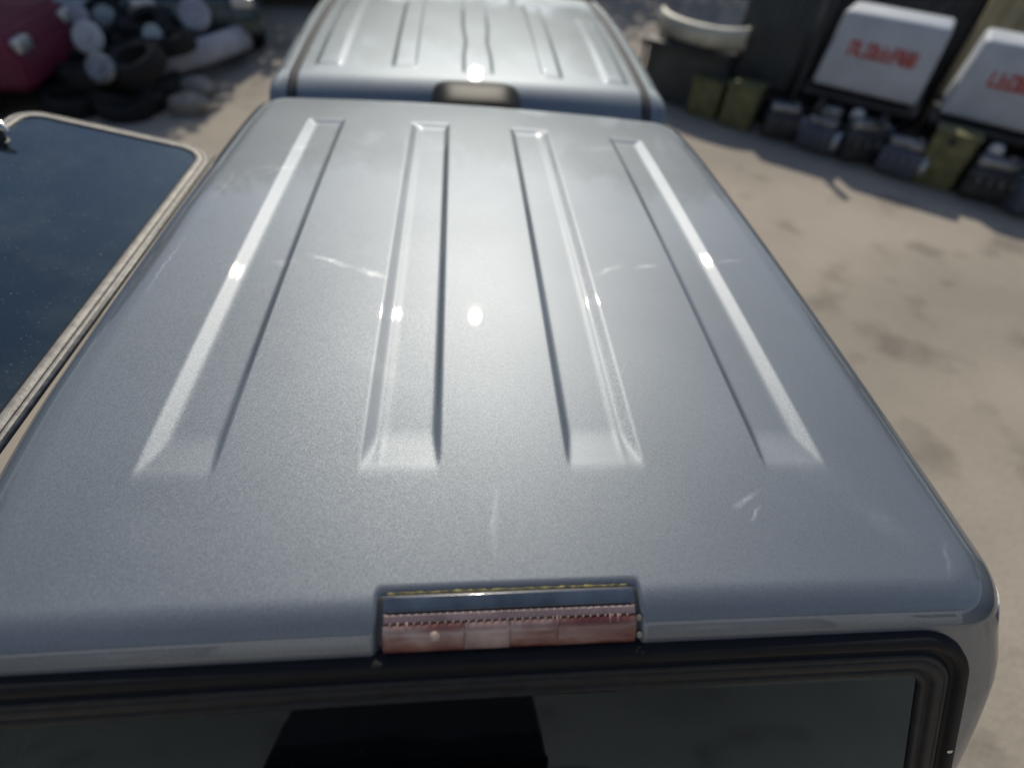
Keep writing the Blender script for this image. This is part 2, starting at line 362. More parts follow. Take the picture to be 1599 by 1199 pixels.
canopy = grid_shell('canopy', .700, .06, 1.885, .045, zroof, (.125, .07, .035), (.46, .40, .03), (-.09, -.12, -.15, -.18, -.22, -.26, -.32, -.38, -.46, -.50, -.53, -.60), PAINT, 400, 260, canopy_post, canopy_cut)
canopy['label'] = 'silver grey canopy shell with four recessed roof channels'

# ---- sweep of a profile round a rounded outline lying in a plane
def rrect(x0, x1, y0, y1, r, seg=10, widen=0):
    """outline (counter clockwise) in plane coordinates; widen: extra half width at y0 (bottom)"""
    pts = []
    rr = r if isinstance(r, (list, tuple)) else [r] * 4
    for (cx, cy, a0, q) in ((x1 - rr[0], y1 - rr[0], 0, rr[0]), (x0 + rr[1], y1 - rr[1], 90, rr[1]), (x0 + rr[2], y0 + rr[2], 180, rr[2]), (x1 - rr[3], y0 + rr[3], 270, rr[3])):
        for i in range(seg + 1):
            a = R_(a0 + 90 * i / seg); pts.append((cx + q * math.cos(a), cy + q * math.sin(a)))
    if widen:
        pts = [(x + math.copysign(widen * (y1 - y) / (y1 - y0), x) * min(1, abs(x) / (x1 * .8)), y) for x, y in pts]
    # subdivide long runs
    out = []
    for i, p in enumerate(pts):
        q = pts[(i + 1) % len(pts)]; out.append(p); d = math.dist(p, q); k = int(d / .05)
        for j in range(1, k + 1): out.append((p[0] + (q[0] - p[0]) * j / (k + 1), p[1] + (q[1] - p[1]) * j / (k + 1)))
    return out
def inset(pts, d):
    n = len(pts); out = []
    for i in range(n):
        a, b, c = pts[i - 1], pts[i], pts[(i + 1) % n]
        tx, ty = c[0] - a[0], c[1] - a[1]; l = math.hypot(tx, ty) or 1
        out.append((b[0] - ty / l * d, b[1] + tx / l * d))
    return out
def sweep(name, pts, prof, basis, m, parent=None, bend=None):
    O, U, Vv, Nn = basis; n = len(pts); V = []; F = []
    for (d, h) in prof:
        for (a, b) in inset(pts, d):
            p = O + U * a + Vv * b + Nn * h
            if bend: p = bend(p, a, b)
            V.append(p)
    k = len(prof)
    for r in range(k - 1):
        for i in range(n): F.append((r * n + i, r * n + (i + 1) % n, (r + 1) * n + (i + 1) % n, (r + 1) * n + i))
    return obj(name, V, F, m, parent)
def panel(name, pts, basis, h, m, parent=None, thick=.004, bend=None):
    O, U, Vv, Nn = basis; n = len(pts)
    bm = bmesh.new()
    for s in (0, 1):
        vs_ = []
        for a, b in pts:
            p = O + U * a + Vv * b + Nn * (h - s * thick)
            if bend: p = bend(p, a, b)
            vs_.append(bm.verts.new(p))
        bm.faces.new(vs_ if s == 0 else vs_[::-1])
        if s == 0: top = vs_
    for i in range(n): bm.faces.new((top[i], vs_[i], vs_[(i + 1) % n], top[(i + 1) % n]))
    o = bmobj(name, bm, m, parent, smooth=False); return o

# ---- rear window of the canopy
Vr = Vector((0, RS, 1)).normalized(); Nr = Vector((0, -1, RS)).normalized(); Or = Vector((0, rear_y(-.064), -.064))
rb = (Or, Vector((1, 0, 0)), Vr, Nr)
rw = empty('rear_window', (0, 0, 0)); tp(rw)
def crown(p, a, b):            # follows the slight crown of the roof edge
    f = max(0, 1 + b / .5); r = .135 + .35 * abs(b); q = min(max(0, abs(a) - .664), r * .95)
    return p + Vector((0, 0, -.012 * (a / .7) ** 2 * f)) + Vector((0, (r - math.sqrt(r * r - q * q)) * .6 * max(0, 1 - abs(b) / .14) - .005, 0))
out = rrect(-.735, .692, -.50, 0, (.085, .085, .05, .05), 16, widen=.128)
sweep('gasket', out, [(-.004, -.012), (0, .002), (.003, .006), (.012, .0075), (.018, .006), (.021, .001), (.025, -.002), (.030, -.002), (.033, .003)], rb, RUBBER, rw, crown)
sweep('frame', out, [(.033, .001), (.036, .0045), (.041, .005), (.0425, .003), (.044, .005), (.058, .006), (.061, .001), (.065, -.002), (.068, .002), (.074, .003), (.0785, .002), (.081, -.006)], rb, RUBBER2, rw, crown)
panel('pane', inset(out, .076), rb, -.003, GLASS_REAR, rw, bend=crown)
# screw head low on the right edge of the frame
bm = bmesh.new(); ps = Or + Vector((1, 0, 0)) * .748 + Vr * -.275 + Nr * .006
lathe(bm, [(.006, 0), (.006, .002), (.003, .004), (0.0005, .004)], ps, Nr, 14); bmobj('screw', bm, CHROME, rw)

# ---- canopy brake light
bl = empty('brake_light', (0, 0, 0)); tp(bl)
def rollp(t, x, d=0):
    """point on the rear roll: t 0 at its top start, 1 at its end"""
    th0 = .035; th1 = R_(68)
    cz = -.034 * x * x - .0172 - .07; th = th0 + (th1 - th0) * t
    return Vector((x, .06 - (.07 + d) * (math.sin(th) - math.sin(th0)), cz + (.07 + d) * math.cos(th)))
def strip(name, x0, x1, t0, t1, d, m, parent, nx=40, nt=14, dfun=None, edge=.004):
    V, F = [], []
    def dd(t, x):
        v_ = d + (dfun(t, x) if dfun else 0)
        e = min(x - x0, x1 - x) / .004; e2 = min(t - t0, t1 - t) / .03
        q = min(1, e, e2); return v_ - edge * (1 - max(0, q)) ** 2
    for i in range(nx + 1):
        for j in range(nt + 1):
            x = x0 + (x1 - x0) * i / nx; t = t0 + (t1 - t0) * j / nt; V.append(rollp(t, x, dd(t, x)))
    for i in range(nx):
        for j in range(nt): F.append((i * (nt + 1) + j, (i + 1) * (nt + 1) + j, (i + 1) * (nt + 1) + j + 1, i * (nt + 1) + j + 1))
    return obj(name, V, F, m, parent)
def lens_mat():
    m = bpy.data.materials.new('faded_red_lens'); m.use_nodes = True; t = m.node_tree; n_ = t.nodes; l_ = t.links; b = n_['Principled BSDF']
    c = n_.new('ShaderNodeTexCoord'); nz = n_.new('ShaderNodeTexNoise'); nz.inputs['Scale'].default_value = 14; nz.inputs['Detail'].default_value = 4
    mp_ = n_.new('ShaderNodeMapping'); mp_.inputs['Scale'].default_value = (1, 3, 3); l_.new(c.outputs['Object'], mp_.inputs[0]); l_.new(mp_.outputs[0], nz.inputs[0])
    r = n_.new('ShaderNodeValToRGB'); e = r.color_ramp.elements; e[0].position = .32; e[0].color = (.15, .035, .03, 1); e[1].position = .70; e[1].color = (.46, .31, .26, 1)
    r.color_ramp.elements.new(.5).color = (.25, .095, .07, 1)
    l_.new(nz.outputs['Fac'], r.inputs[0]); l_.new(r.outputs[0], b.inputs['Base Color'])
    b.inputs['Roughness'].default_value = .28; b.inputs['Coat Weight'].default_value = 1; b.inputs['Coat Roughness'].default_value = .10; b.inputs['Coat Weight'].default_value = .5
    return m
LENS = lens_mat()
strip('housing', -.180, .182, -.02, .985, -.0035, mat('lamp_housing', (.03, .03, .035), .4), bl)
strip('top_strip', -.170, .172, .045, .32, .0012, mat('smoky_blue_strip', (.045, .06, .085), .22, coat=1, var=.35, vscale=25), bl)
strip('clear_edge', -.170, .172, .330, .495, .0005, mat('milky_lens_edge', (.24, .17, .165), .3, coat=.5, var=.35, vscale=18), bl, nx=260, dfun=lambda t, x: .0007 * math.sin((x + .160) * 2 * math.pi / .0103))
xs_ = (-.170, -.063, -.002, .063, .172)
for a, b in zip(xs_, xs_[1:]):
    strip('lens', a + .0003, b - .0003, .505, .99, .0012, mat('clear_lens_section', (.36, .23, .19), .22, coat=.5, var=.4, vscale=22) if a == -.063 else LENS, bl, 24, 10, None, .0012)
bm = bmesh.new()
for i in range(32):                      # moulded prisms along the upper edge of the lens
    x = -.160 + i * .0103; p = rollp(.49, x, .0014); box(bm, p, (.0014, .003, .0030), bev=.0006, seg=1)
bmobj('lens_prism', bm, mat('prism_pink', (.60, .40, .34), .25, coat=.4), bl)
bm = bmesh.new(); 
for x in (-.150, -.138, .062, .135, .146):
    bm = bmesh.new(); tube(bm, [rollp(.46, x, .002), rollp(.60, x, .002)], .0008, 8); bmobj('lens_rib', bm, mat('prism_pink', ()), bl)
bm = bmesh.new(); lathe(bm, [(.0001, .003), (.004, .0025), (.0065, .0008), (.0072, 0)], rollp(.70, -.102, .0008), Vector((0, -.7, .7)), 16)
bmobj('bulb_spot', bm, mat('bulb_cream', (.62, .43, .33), .3, coat=1), bl)
bm = bmesh.new()                          # yellowed sealant squeezed out along the top edge
pts_ = []
for i in range(90):
    x = -.165 + i * .0037; p = rollp(.012 + rnd.uniform(-.005, .005), x, .001); pts_.append(p)
tube(bm, pts_, [max(.0005, rnd.gauss(.0007, .0005)) for _ in pts_], 6)
bmobj('sealant', bm, mat('yellowed_sealant', (.30, .25, .07), .6, var=.6, vscale=60), bl)
bm = bmesh.new()
for tt, dx in ((.55, 0), (.86, .001)): lathe(bm, [(.004, 0), (.004, .002), (.002, .003), (.0002, .003)], rollp(tt, .1765 + dx, -.001), Vector((0, -.7, .7)), 12)
bmobj('screw', bm, mat('dull_screw', (.3, .27, .22), .5, .6), bl)

# ---- raised side window
sw = empty('side_window', (0, 0, 0)); tp(sw); sw['label'] = 'side window of the canopy propped up with dusty tinted glass'
Us = Vector((-.533, 0, .109)).normalized(); Ns = Vector((.109, 0, .533)).normalized(); Vs = Vector((0, 1, 0))
Os = Vector((-.868, 0, -.104))
sb = (Os, Us, Vs, Ns)
wout = rrect(0, .545, .18, 1.612, (.075, .10, .10, .075), 12)
sweep('frame', wout, [(0, -.012), (-.001, -.002), (.002, .001), (.009, .002), (.0105, .0005)], sb, ALU, sw)
sweep('seal', wout, [(.0105, .0008), (.0115, -.001), (.0125, .0008)], sb, SEAMD, sw)
sweep('inner_frame', wout, [(.0125, .0008), (.014, .002), (.029, .002), (.031, .0005), (.032, -.004)], sb, ALU, sw)
sweep('glazing_seal', wout, [(.030, -.0005), (.032, .0008), (.035, .0008), (.036, -.003)], sb, RUBBER, sw)
panel('pane', inset(wout, .028), sb, -.0016, GLASS_SIDE, sw)
def sp_(a, b, h): return Os + Us * a + Vs * b + Ns * h
bm = bmesh.new(); lathe(bm, [(.0001, .026), (.014, .025), (.018, .016), (.018, .0), (.024, -.001)], sp_(.500, 1.40, 0), Ns, 20)
bmobj('latch_base', bm, DARKPL, sw)
bm = bmesh.new(); tube(bm, [sp_(.55, 1.44, .034), sp_(.52, 1.43, .040), sp_(.490, 1.415, .036), sp_(.468, 1.40, .028)], [.007, .012, .009, .003], 12)
bmobj('latch_handle', bm, CHROME, sw)
bm = bmesh.new(); cyl(bm, (-.868, .2, -.108), (-.868, 1.58, -.108), .006, seg=10); bmobj('hinge', bm, ALU_EDGE, sw)
bm = bmesh.new(); tube(bm, [(-.85, .32, -.46), (-1.30, .42, -.035)], .009, 8); tube(bm, [(-.85, .32, -.46), (-1.03, .36, -.29)], .014, 8)
bmobj('gas_strut', bm, DARKPL, sw)
# closed window on the other flank, seen only from the far side
Uo = Vector((0, 1, 0)); Vo = Vector((-.18, 0, 1)).normalized(); No = Vector((1, 0, .18)).normalized()
ob = (Vector((.868, 0, -.50)), Uo, Vo, No)
cw = empty('closed_side_window', (0, 0, 0)); tp(cw)
wo2 = rrect(.22, 1.66, -.03, .40, .09, 10)
sweep('frame', wo2, [(0, -.02), (0, .004), (.03, .005), (.032, -.002)], ob, ALU, cw)
panel('pane', inset(wo2, .028), ob, 0, GLASS_SIDE, cw)

# ---- load bed, tailgate, bumper
bm = bmesh.new()
box(bm, (.89, .84, -.86), (.05, 2.12, .52), bev=.02); box(bm, (-.89, .84, -.86), (.05, 2.12, .52), bev=.02)
box(bm, (0, 1.93, -.82), (1.72, .05, .46)); box(bm, (0, .86, -1.16), (1.72, 2.1, .06))
for s in (-1, 1): box(bm, (s * .87, .84, -.615), (.09, 2.12, .03), bev=.01)
tp(bmobj('load_bed', bm, CABPAINT))
bm = bmesh.new(); box(bm, (0, .86, -1.12), (1.66, 2.0, .02)); box(bm, (.82, .86, -.85), (.02, 2.0, .5)); box(bm, (-.82, .86, -.85), (.02, 2.0, .5)); box(bm, (0, 1.84, -.62), (1.45, .02, .9))
tp(bmobj('bed_liner', bm, INTER))
tg = bmesh.new(); box(tg, (0, -.235, -.86), (1.70, .06, .50), bev=.018); tg = tp(bmobj('tailgate', tg, CABPAINT))
bm = bmesh.new(); box(bm, (0, -.275, -.72), (.22, .03, .06), bev=.01); bmobj('handle', bm, DARKPL, tg)
bm = bmesh.new(); box(bm, (0, -.36, -1.28), (1.72, .18, .14), bev=.03); tp(bmobj('rear_bumper', bm, CHROME))
TAILR = mat('tail_lamp_red', (.35, .01, .012), .2, coat=1)
for s in (-1, 1):
    bm = bmesh.new(); box(bm, (s * .885, -.235, -.84), (.09, .09, .36), bev=.015); tp(bmobj('tail_lamp', bm, TAILR))

# ---- cab
CR = [(-.680, -.565), (-.355, -.245), (-.052, .086), (.290, .392), (.580, .688)]
def zcab(x, y):
    z = -.062 + .058 * (1 - ((y - 3.35) / 1.15) ** 2) - .034 * x * x
    for i, (x0, x1) in enumerate(CR):
        wv = (.010 * np.exp(-((y - 2.72) / .12) ** 2)) if i == 2 else 0
        a, b = x0 - wv * 0 + wv, x1 - wv
        ye = (3.75, 3.75, 3.72, 3.52, 3.30)[i]; yb = (2.38, 2.37, 2.33, 2.34, 2.34)[i]
        e = sst(yb, yb + .05, y) * sst(ye, ye - .06, y)
        z = z + .0075 * e * sst(a, a + .016, x) * sst(b, b - .016, x)
    return z
cabshell = grid_shell('cab_roof', .797, 2.33, 3.86, .03, zcab, (.055, .20, .25), (.30, .15, .9), (-.30, -.42, -.62), CABPAINT, 240, 180, None,
    lambda C: ((np.abs(C[:, 0]) > .80) & (C[:, 1] > 2.45) & (C[:, 1] < 3.9) & (C[:, 2] < -.16) & (C[:, 2] > -.60)) | ((C[:, 1] > 4.0) & (np.abs(C[:, 0]) < .72) & (C[:, 2] < -.18)) | ((C[:, 1] < 2.3) & (np.abs(C[:, 0]) < .62) & (C[:, 2] < -.25) & (C[:, 2] > -.58)), sq=.30)
cabshell['label'] = 'cab roof with five raised ribs and dark gutter strips'
GUT = mat('gutter_strip', (.045, .043, .042), .45, var=.2, vscale=9)
for s in (-1, 1):
    def gut(x_, dz):
        return [(x_ * s, y, float(zcab(np.array(x_), np.array(y))) + dz) for y in np.linspace(2.16, 3.98, 40)]
    V, F = [], []
    ys = np.linspace(2.13, 4.0, 44)
    def zz_(y):
        z = float(zcab(np.array(.735), np.array(y)))
        if y < 2.36: z = float(zcab(np.array(.735), np.array(2.36))) - (.20 - math.sqrt(max(0, .04 - (2.36 - y) ** 2)))*.75
        if y > 3.86: z -= (y - 3.86) ** 2 * 2.0
        return z
    prof = [(.733, .0010), (.735, .0045), (.739, .0045), (.741, .002), (.766, .0022), (.774, -.001), (.776, .003), (.782, .004), (.790, .001)]
    for y in ys:
        for (px, h) in prof: V.append((s * px, y, zz_(y) + h - .0345 * (px ** 2 - .735 ** 2) - max(0, px - .770) ** 2 * 8))
    k = len(prof)
    F = [(i * k + j, i * k + j + 1, (i + 1) * k + j + 1, (i + 1) * k + j) for i in range(len(ys) - 1) for j in range(k - 1)]
    fa = [f for n_, f in enumerate(F) if (n_ % (k - 1)) in (3, 4)]
    fb = [f for n_, f in enumerate(F) if (n_ % (k - 1)) in (5, 6, 7)]
    fc = [f for n_, f in enumerate(F) if (n_ % (k - 1)) in (0, 1, 2)]
    obj('gutter_strip', V, fa, GUT, cabshell); obj('roof_rail', V, fb, CABPAINT, cabshell); obj('gutter_seam', V, fc, SEAMD, cabshell)
# cab brake light
cb = empty('cab_brake_light', (0, 0, 0)); tp(cb)
V, F = [], []; nx, ny = 24, 14
for i in range(nx + 1):
    for j in range(ny + 1):
        u_ = -1 + 2 * i / nx; v_ = j / ny; x = .006 + .180 * u_ * (1 + .03 * (1 - v_)); y = 2.005 + .275 * v_ - .012 * (1 - u_ * u_) * (1 - v_)
        e = (1 - abs(u_) ** 7) * min(1, (1 - (1 - min(1, v_ / .25)) ** 2)) 
        base_ = -.060 - .085 * (1 - v_) ** 2.0
        z = base_ * 1.0 + .0 + (.052 - .030 * v_) * max(0, e) * (1 - v_ ** 6) - .020 * (1 - max(0, e))
        V.append((x, y, z))
for i in range(nx):
    for j in range(ny): F.append((i * (ny + 1) + j, (i + 1) * (ny + 1) + j, (i + 1) * (ny + 1) + j + 1, i * (ny + 1) + j + 1))
obj('housing', V, F, mat('black_gloss_housing', (.014, .015, .014), .5, spec=.12), cb)
bm = bmesh.new(); box(bm, (.006, 2.012, -.122), (.30, .03, .035), bev=.008); bmobj('lens', bm, mat('dark_red_lens', (.16, .004, .015), .15, coat=1), cb)
# cab glass
bm = bmesh.new()
vs_ = [bm.verts.new(p) for p in ((-.64, 2.19, -.24), (.64, 2.19, -.24), (.68, 2.14, -.60), (-.68, 2.14, -.60))]; bm.faces.new(vs_); tp(bmobj('cab_rear_window', bm, GLASS_CAB, smooth=False))
bm = bmesh.new(); vs_ = [bm.verts.new(p) for p in ((-.72, 4.02, -.14), (.72, 4.02, -.14), (.80, 4.56, -.63), (-.80, 4.56, -.63))]; bm.faces.new(vs_); tp(bmobj('windscreen', bm, GLASS_CAB, smooth=False))
for s in (-1, 1):
    dr = empty('door', (0, 0, 0)); tp(dr)
    bm = bmesh.new(); box(bm, (s * .90, 3.2, -.98), (.06, 2.10, .72), bev=.025); bmobj('door_panel', bm, CABPAINT, dr)
    bm = bmesh.new(); vs_ = [bm.verts.new(p) for p in ((s * .815, 2.4, -.14), (s * .815, 3.9, -.14), (s * .925, 4.35, -.62), (s * .925, 2.35, -.62))]; bm.faces.new(vs_); bmobj('pane', bm, GLASS_CAB, dr, smooth=False)
    bm = bmesh.new(); box(bm, (s * .94, 2.75, -.78), (.03, .18, .03), bev=.008); bmobj('handle', bm, DARKPL, dr)
    bm = bmesh.new(); box(bm, (s * 1.03, 4.15, -.58), (.20, .10, .16), bev=.03); cyl(bm, (s * .9, 4.15, -.64), (s * 1.0, 4.15, -.62), .015); tp(bmobj('door_mirror', bm, DARKPL))
bm = bmesh.new(); box(bm, (0, 3.2, -1.30), (1.7, 2.3, .2), bev=.03); box(bm, (0, 3.2, -.62), (1.60, 1.6, .04)); tp(bmobj('cab_floor', bm, INTER))
# bonnet and front
bm = bmesh.new(); box(bm, (0, 5.05, -.86), (1.68, 1.10, .44), bev=.10, seg=4, taper=(.93, .97)); tp(bmobj('bonnet', bm, CABPAINT))
bm = bmesh.new(); box(bm, (0, 5.64, -1.12), (1.76, .22, .30), bev=.05, seg=3); tp(bmobj('front_bumper', bm, CABPAINT))
bm = bmesh.new(); box(bm, (0, 5.615, -.88), (.90, .04, .20), bev=.02); tp(bmobj('grille', bm, DARKPL))
for s in (-1, 1):
    bm = bmesh.new(); box(bm, (s * .66, 5.60, -.86), (.32, .06, .20), bev=.03); tp(bmobj('headlight', bm, CHROME))
    bm = bmesh.new(); box(bm, (s * .80, 5.05, -1.02), (.20, 1.16, .50), bev=.07, seg=3); tp(bmobj('front_wing', bm, CABPAINT))
def wheel_at(x, y, z, r, parent, wd=.22, s=1, detail=True):
    e = empty('wheel', (x, y, z)); e.parent = parent
    if parent is truck: e.location = Vector((x, y, z)) - TOFF
    bm = bmesh.new(); lathe(bm, [(r * .62, -wd / 2), (r * .90, -wd / 2), (r * .98, -wd * .36), (r, -wd * .2), (r, wd * .2), (r * .98, wd * .36), (r * .90, wd / 2), (r * .62, wd / 2), (r * .62, -wd / 2)], (0, 0, 0), Vector((1, 0, 0)), 32)
    bmobj('tyre', bm, TYRE, e)
    bm = bmesh.new(); lathe(bm, [(r * .64, -wd * .48), (r * .60, wd * .4), (r * .56, wd * .42 * s), (r * .5, wd * .2 * s), (r * .18, wd * .30 * s), (r * .14, wd * .40 * s), (.001, wd * .40 * s)], (0, 0, 0), Vector((1, 0, 0)), 24)
    bmobj('rim', bm, mat('wheel_steel', (.35, .35, .34), .4, .8), e)
    return e
for s in (-1, 1):
    for y in (.72, 4.98): wheel_at(s * .84, y, -1.47, .38, truck, .24, s)
bm = bmesh.new(); box(bm, (.45, 2.5, -1.36), (.10, 5.6, .12), bev=.01); box(bm, (-.45, 2.5, -1.36), (.10, 5.6, .12), bev=.01); cyl(bm, (-.8, .72, -1.47), (.8, .72, -1.47), .05); cyl(bm, (-.8, 4.98, -1.47), (.8, 4.98, -1.47), .04)
tp(bmobj('chassis', bm, DARKPL))

# ================================================================== BACKGROUND, RIGHT: a row of trailers and salvage
u = Vector((.79, -.613, 0)).normalized(); nb = Vector((.613, .79, 0)).normalized()   # along the row, away from the camera
A0 = Vector((3.755, 7.155, GZ)); AR = math.atan2(u.y, u.x)
def along(s, d=0, z=0): return A0 + u * s + nb * d + Vector((0, 0, z))
WHITE = mat('white_trailer_paint', (.47, .50, .54), .5, var=.12, vscale=3)
REDL = mat('faded_red_lettering', (.55, .13, .12), .6)
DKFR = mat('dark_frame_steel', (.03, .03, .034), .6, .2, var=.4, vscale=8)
GREYM = mat('grey_metal', (.26, .27, .28), .4, .6, var=.4, vscale=9)
OLIVE = mat('olive_plastic', (.15, .145, .06), .6, var=.4, vscale=8)
BEIGE = mat('beige_plastic', (.46, .44, .36), .5, var=.3, vscale=5)
TAN = mat('tan_board', (.36, .30, .18), .7, var=.15, vscale=3)
TARP = mat('dark_grey_tarp', (.05, .056, .056), .6, bump=.5, bscale=6, var=.35, vscale=3)
def trailer(s0, width, h0, h1, d, label, text_w, lean=.12):
    e = empty('box_trailer', along(s0 + width / 2, d), AR, label, 'trailer', 'white box trailers parked in a row')
    hw = width / 2
    g = bmesh.new(); box(g, (0, 0, 0), (width, .9, h1 - h0), bev=.05, seg=3, taper=(.93, .82))
    g.transform(Matrix.Translation((0, .45, (h0 + h1) / 2)));  bmobj('box', g, WHITE, e)
    zc = h0 + (h1 - h0) * .56
    slope = math.atan2(.081, h1 - h0)
    # lettering: short upright strokes too small and worn to read
    bm = bmesh.new(); x = -text_w / 2; q = random.Random(int(s0 * 10) + 5)
    R = Matrix.Rotation(-slope, 3, 'X')
    while x < text_w / 2:
        wl = q.uniform(.07, .10)
        yy = .081 * (zc - h0) / (h1 - h0) - .006
        box(bm, (x + .012, yy, zc), (.028, .01, .15), R)
        box(bm, (x + wl / 2, yy - .001, zc + q.choice((-.06, 0, .06))), (wl, .01, .03), R)
        box(bm, (x + wl / 2, yy - .0015, zc + q.choice((-.06, 0.0601, .002))), (wl, .01, .03), R)
        if q.random() < .7: box(bm, (x + wl - .012, yy - .0008, zc + .01), (.026, .01, .13), R)
        x += wl + .006
    bmobj('lettering', bm, REDL, e)
    bm = bmesh.new(); box(bm, (0, .5, h0 - .07), (width + .12, 1.15, .07), bev=.012); box(bm, (-hw * .6, -.12, h0 - .12), (.07, .7, .07)); box(bm, (hw * .6, -.12, h0 - .12), (.07, .7, .07)); box(bm, (0, .5, .30), (width * .9, .08, .08))
    for s in (-1, 1): box(bm, (s * hw * .7, .5, (h0 + .3) / 2), (.06, .5, h0 - .35))
    bmobj('chassis', bm, DKFR, e)
    for s in (-1, 1):
        wheel_at(s * (hw - .02), .45, .27, .27, e, .16, s)
    bm = bmesh.new(); box(bm, (-hw * .35, -.10, h0 - .26), (.24, .16, .22), bev=.04, seg=3); bmobj('tool_box', bm, GREYM, e)
    bm = bmesh.new(); lathe(bm, [(.001, .05), (.06, .045), (.085, .02), (.085, -.04)], (hw * .12, -.10, h0 - .20), Vector((0, -1, .2)).normalized()); bmobj('lamp', bm, mat('dull_silver', (.5, .52, .53), .35, .5), e)
    bm = bmesh.new(); box(bm, (hw * .6, -.12, h0 - .30), (.34, .12, .20), bev=.05, seg=3); bmobj('mudguard', bm, mat('slate_plastic', (.10, .11, .14), .4), e)
    return e
trailer(.62, 1.18, .62, 1.38, 0, 'white box trailer with red lettering beside the dark tarpaulin stack', .70)
trailer(2.04, 1.25, .62, 1.36, 0, 'white box trailer with red lettering farther along the row, cut by the frame', .70)
trailer(3.60, 1.2, .62, 1.33, 0, 'third white box trailer at the end of the row beyond the frame', .66)
# dark tarpaulin-covered stack with a pole
e = empty('covered_stack', along(-.05, .35), AR, 'dark grey tarpaulin draped over a tall stack left of the white trailer', 'covered stack')
bm = bmesh.new(); box(bm, (0, .3, .95), (.92, .9, 1.20), bev=.08, seg=4, taper=(.96, .8)); 
for i in range(7): tube(bm, [(-.40 + i * .13, -.16, .40), (-.38 + i * .125, -.12, .95), (-.36 + i * .12, -.06, 1.5)], [.02, .03, .018], 8)
bmobj('tarpaulin', bm, TARP, e); bm = bmesh.new(); box(bm, (0, .3, .18), (.95, .9, .34), bev=.02); bmobj('pallet_base', bm, DKFR, e)
bm = bmesh.new(); cyl(bm, along(.50, -.02, 0), along(.50, .05, 1.6), .045, seg=12); o = bmobj('steel_post', bm, DKFR); tag(o, 'black steel post between the tarpaulin stack and white trailer', 'post')
# beige bumper on trestle, olive crates
def bumper(name, L_, m, loc, rz, label, cat='bumper', group=None, tilt=0, h=.2):
    bm = bmesh.new(); n = 16; V, F = [], []
    prof = [(-.06, -h / 2), (-.10, -h * .3), (-.11, h * .1), (-.07, h * .45), (0, h / 2), (.05, h * .42), (-.02, h * .3), (-.06, 0), (-.03, -h * .35)]
    for i in range(n + 1):
        t_ = -1 + 2 * i / n; x = L_ / 2 * math.sin(t_ * 1.35) / math.sin(1.35); bk = .30 * (1 - math.cos(t_ * 1.35))
        for a, b in prof: V.append((x, a + bk, b))
    k = len(prof)
    for i in range(n):
        for j in range(k): F.append((i * k + j, (i + 1) * k + j, (i + 1) * k + (j + 1) % k, i * k + (j + 1) % k))
    o = obj(name, V, F, m); o.location = loc; o.rotation_euler = (tilt, 0, rz); return tag(o, label, cat, group)
bumper('car_bumper', 1.25, BEIGE, along(-.95, -.05, .86), AR + R_(-8), 'long beige car bumper lying on the salvage stack at the far end of the row', 'bumper', None, .2, .26)
e = empty('work_bench', along(-.95, .05), AR, 'dark steel work bench under the long beige bumper', 'work bench')
bm = bmesh.new(); box(bm, (0, 0, .70), (1.2, .55, .06), bev=.01); bmobj('bench_top', bm, DKFR, e)
bm = bmesh.new(); box(bm, (0, .05, .34), (1.1, .42, .62), bev=.02); bmobj('cupboard', bm, TARP, e)
for sx_ in (-1, 1):
    for sy_ in (-1, 1): bm = bmesh.new(); cyl(bm, (sx_ * .57, sy_ * .24, 0), (sx_ * .57, sy_ * .24, .68), .025, seg=8); bmobj('leg', bm, DKFR, e)
def crate(loc, size, m, label, rz=AR, group='crates at the foot of the row'):
    e = empty('plastic_crate', loc, rz, label, 'crate', group); a, b, c_ = size
    bm = bmesh.new(); box(bm, (0, 0, c_ / 2), size, bev=.03, seg=2); bmobj('body', bm, m, e)
    bm = bmesh.new(); box(bm, (0, 0, c_ + .012), (a + .03, b + .03, .03), bev=.01); bmobj('lid', bm, m, e)
crate(along(-.52, -.12, 0), (.40, .36, .42), OLIVE, 'olive crate under the beige bumper')
crate(along(-.04, -.20, 0), (.40, .36, .48), OLIVE, 'olive crate in front of the tarpaulin stack')
crate(along(2.32, -.30, 0), (.42, .30, .56), OLIVE, 'olive crate in front of the second white trailer')
def drum(loc, r, h, m, label, group, nm='steel_drum', cat='drum'):
    e = empty(nm, loc, 0, label, cat, group); bm = bmesh.new()
    lathe(bm, [(.001, 0), (r, 0), (r, h * .33), (r * 1.04, h * .35), (r, h * .37), (r, h * .66), (r * 1.04, h * .68), (r, h * .70), (r, h), (r * .96, h), (r * .95, h - .015), (.001, h - .015)], (0, 0, 0)); bmobj('shell', bm, m, e)
    bm = bmesh.new(); lathe(bm, [(.035, 0), (.035, .02), (.001, .02)], (r * .5, 0, h - .015)); bmobj('bung', bm, CHROME, e)
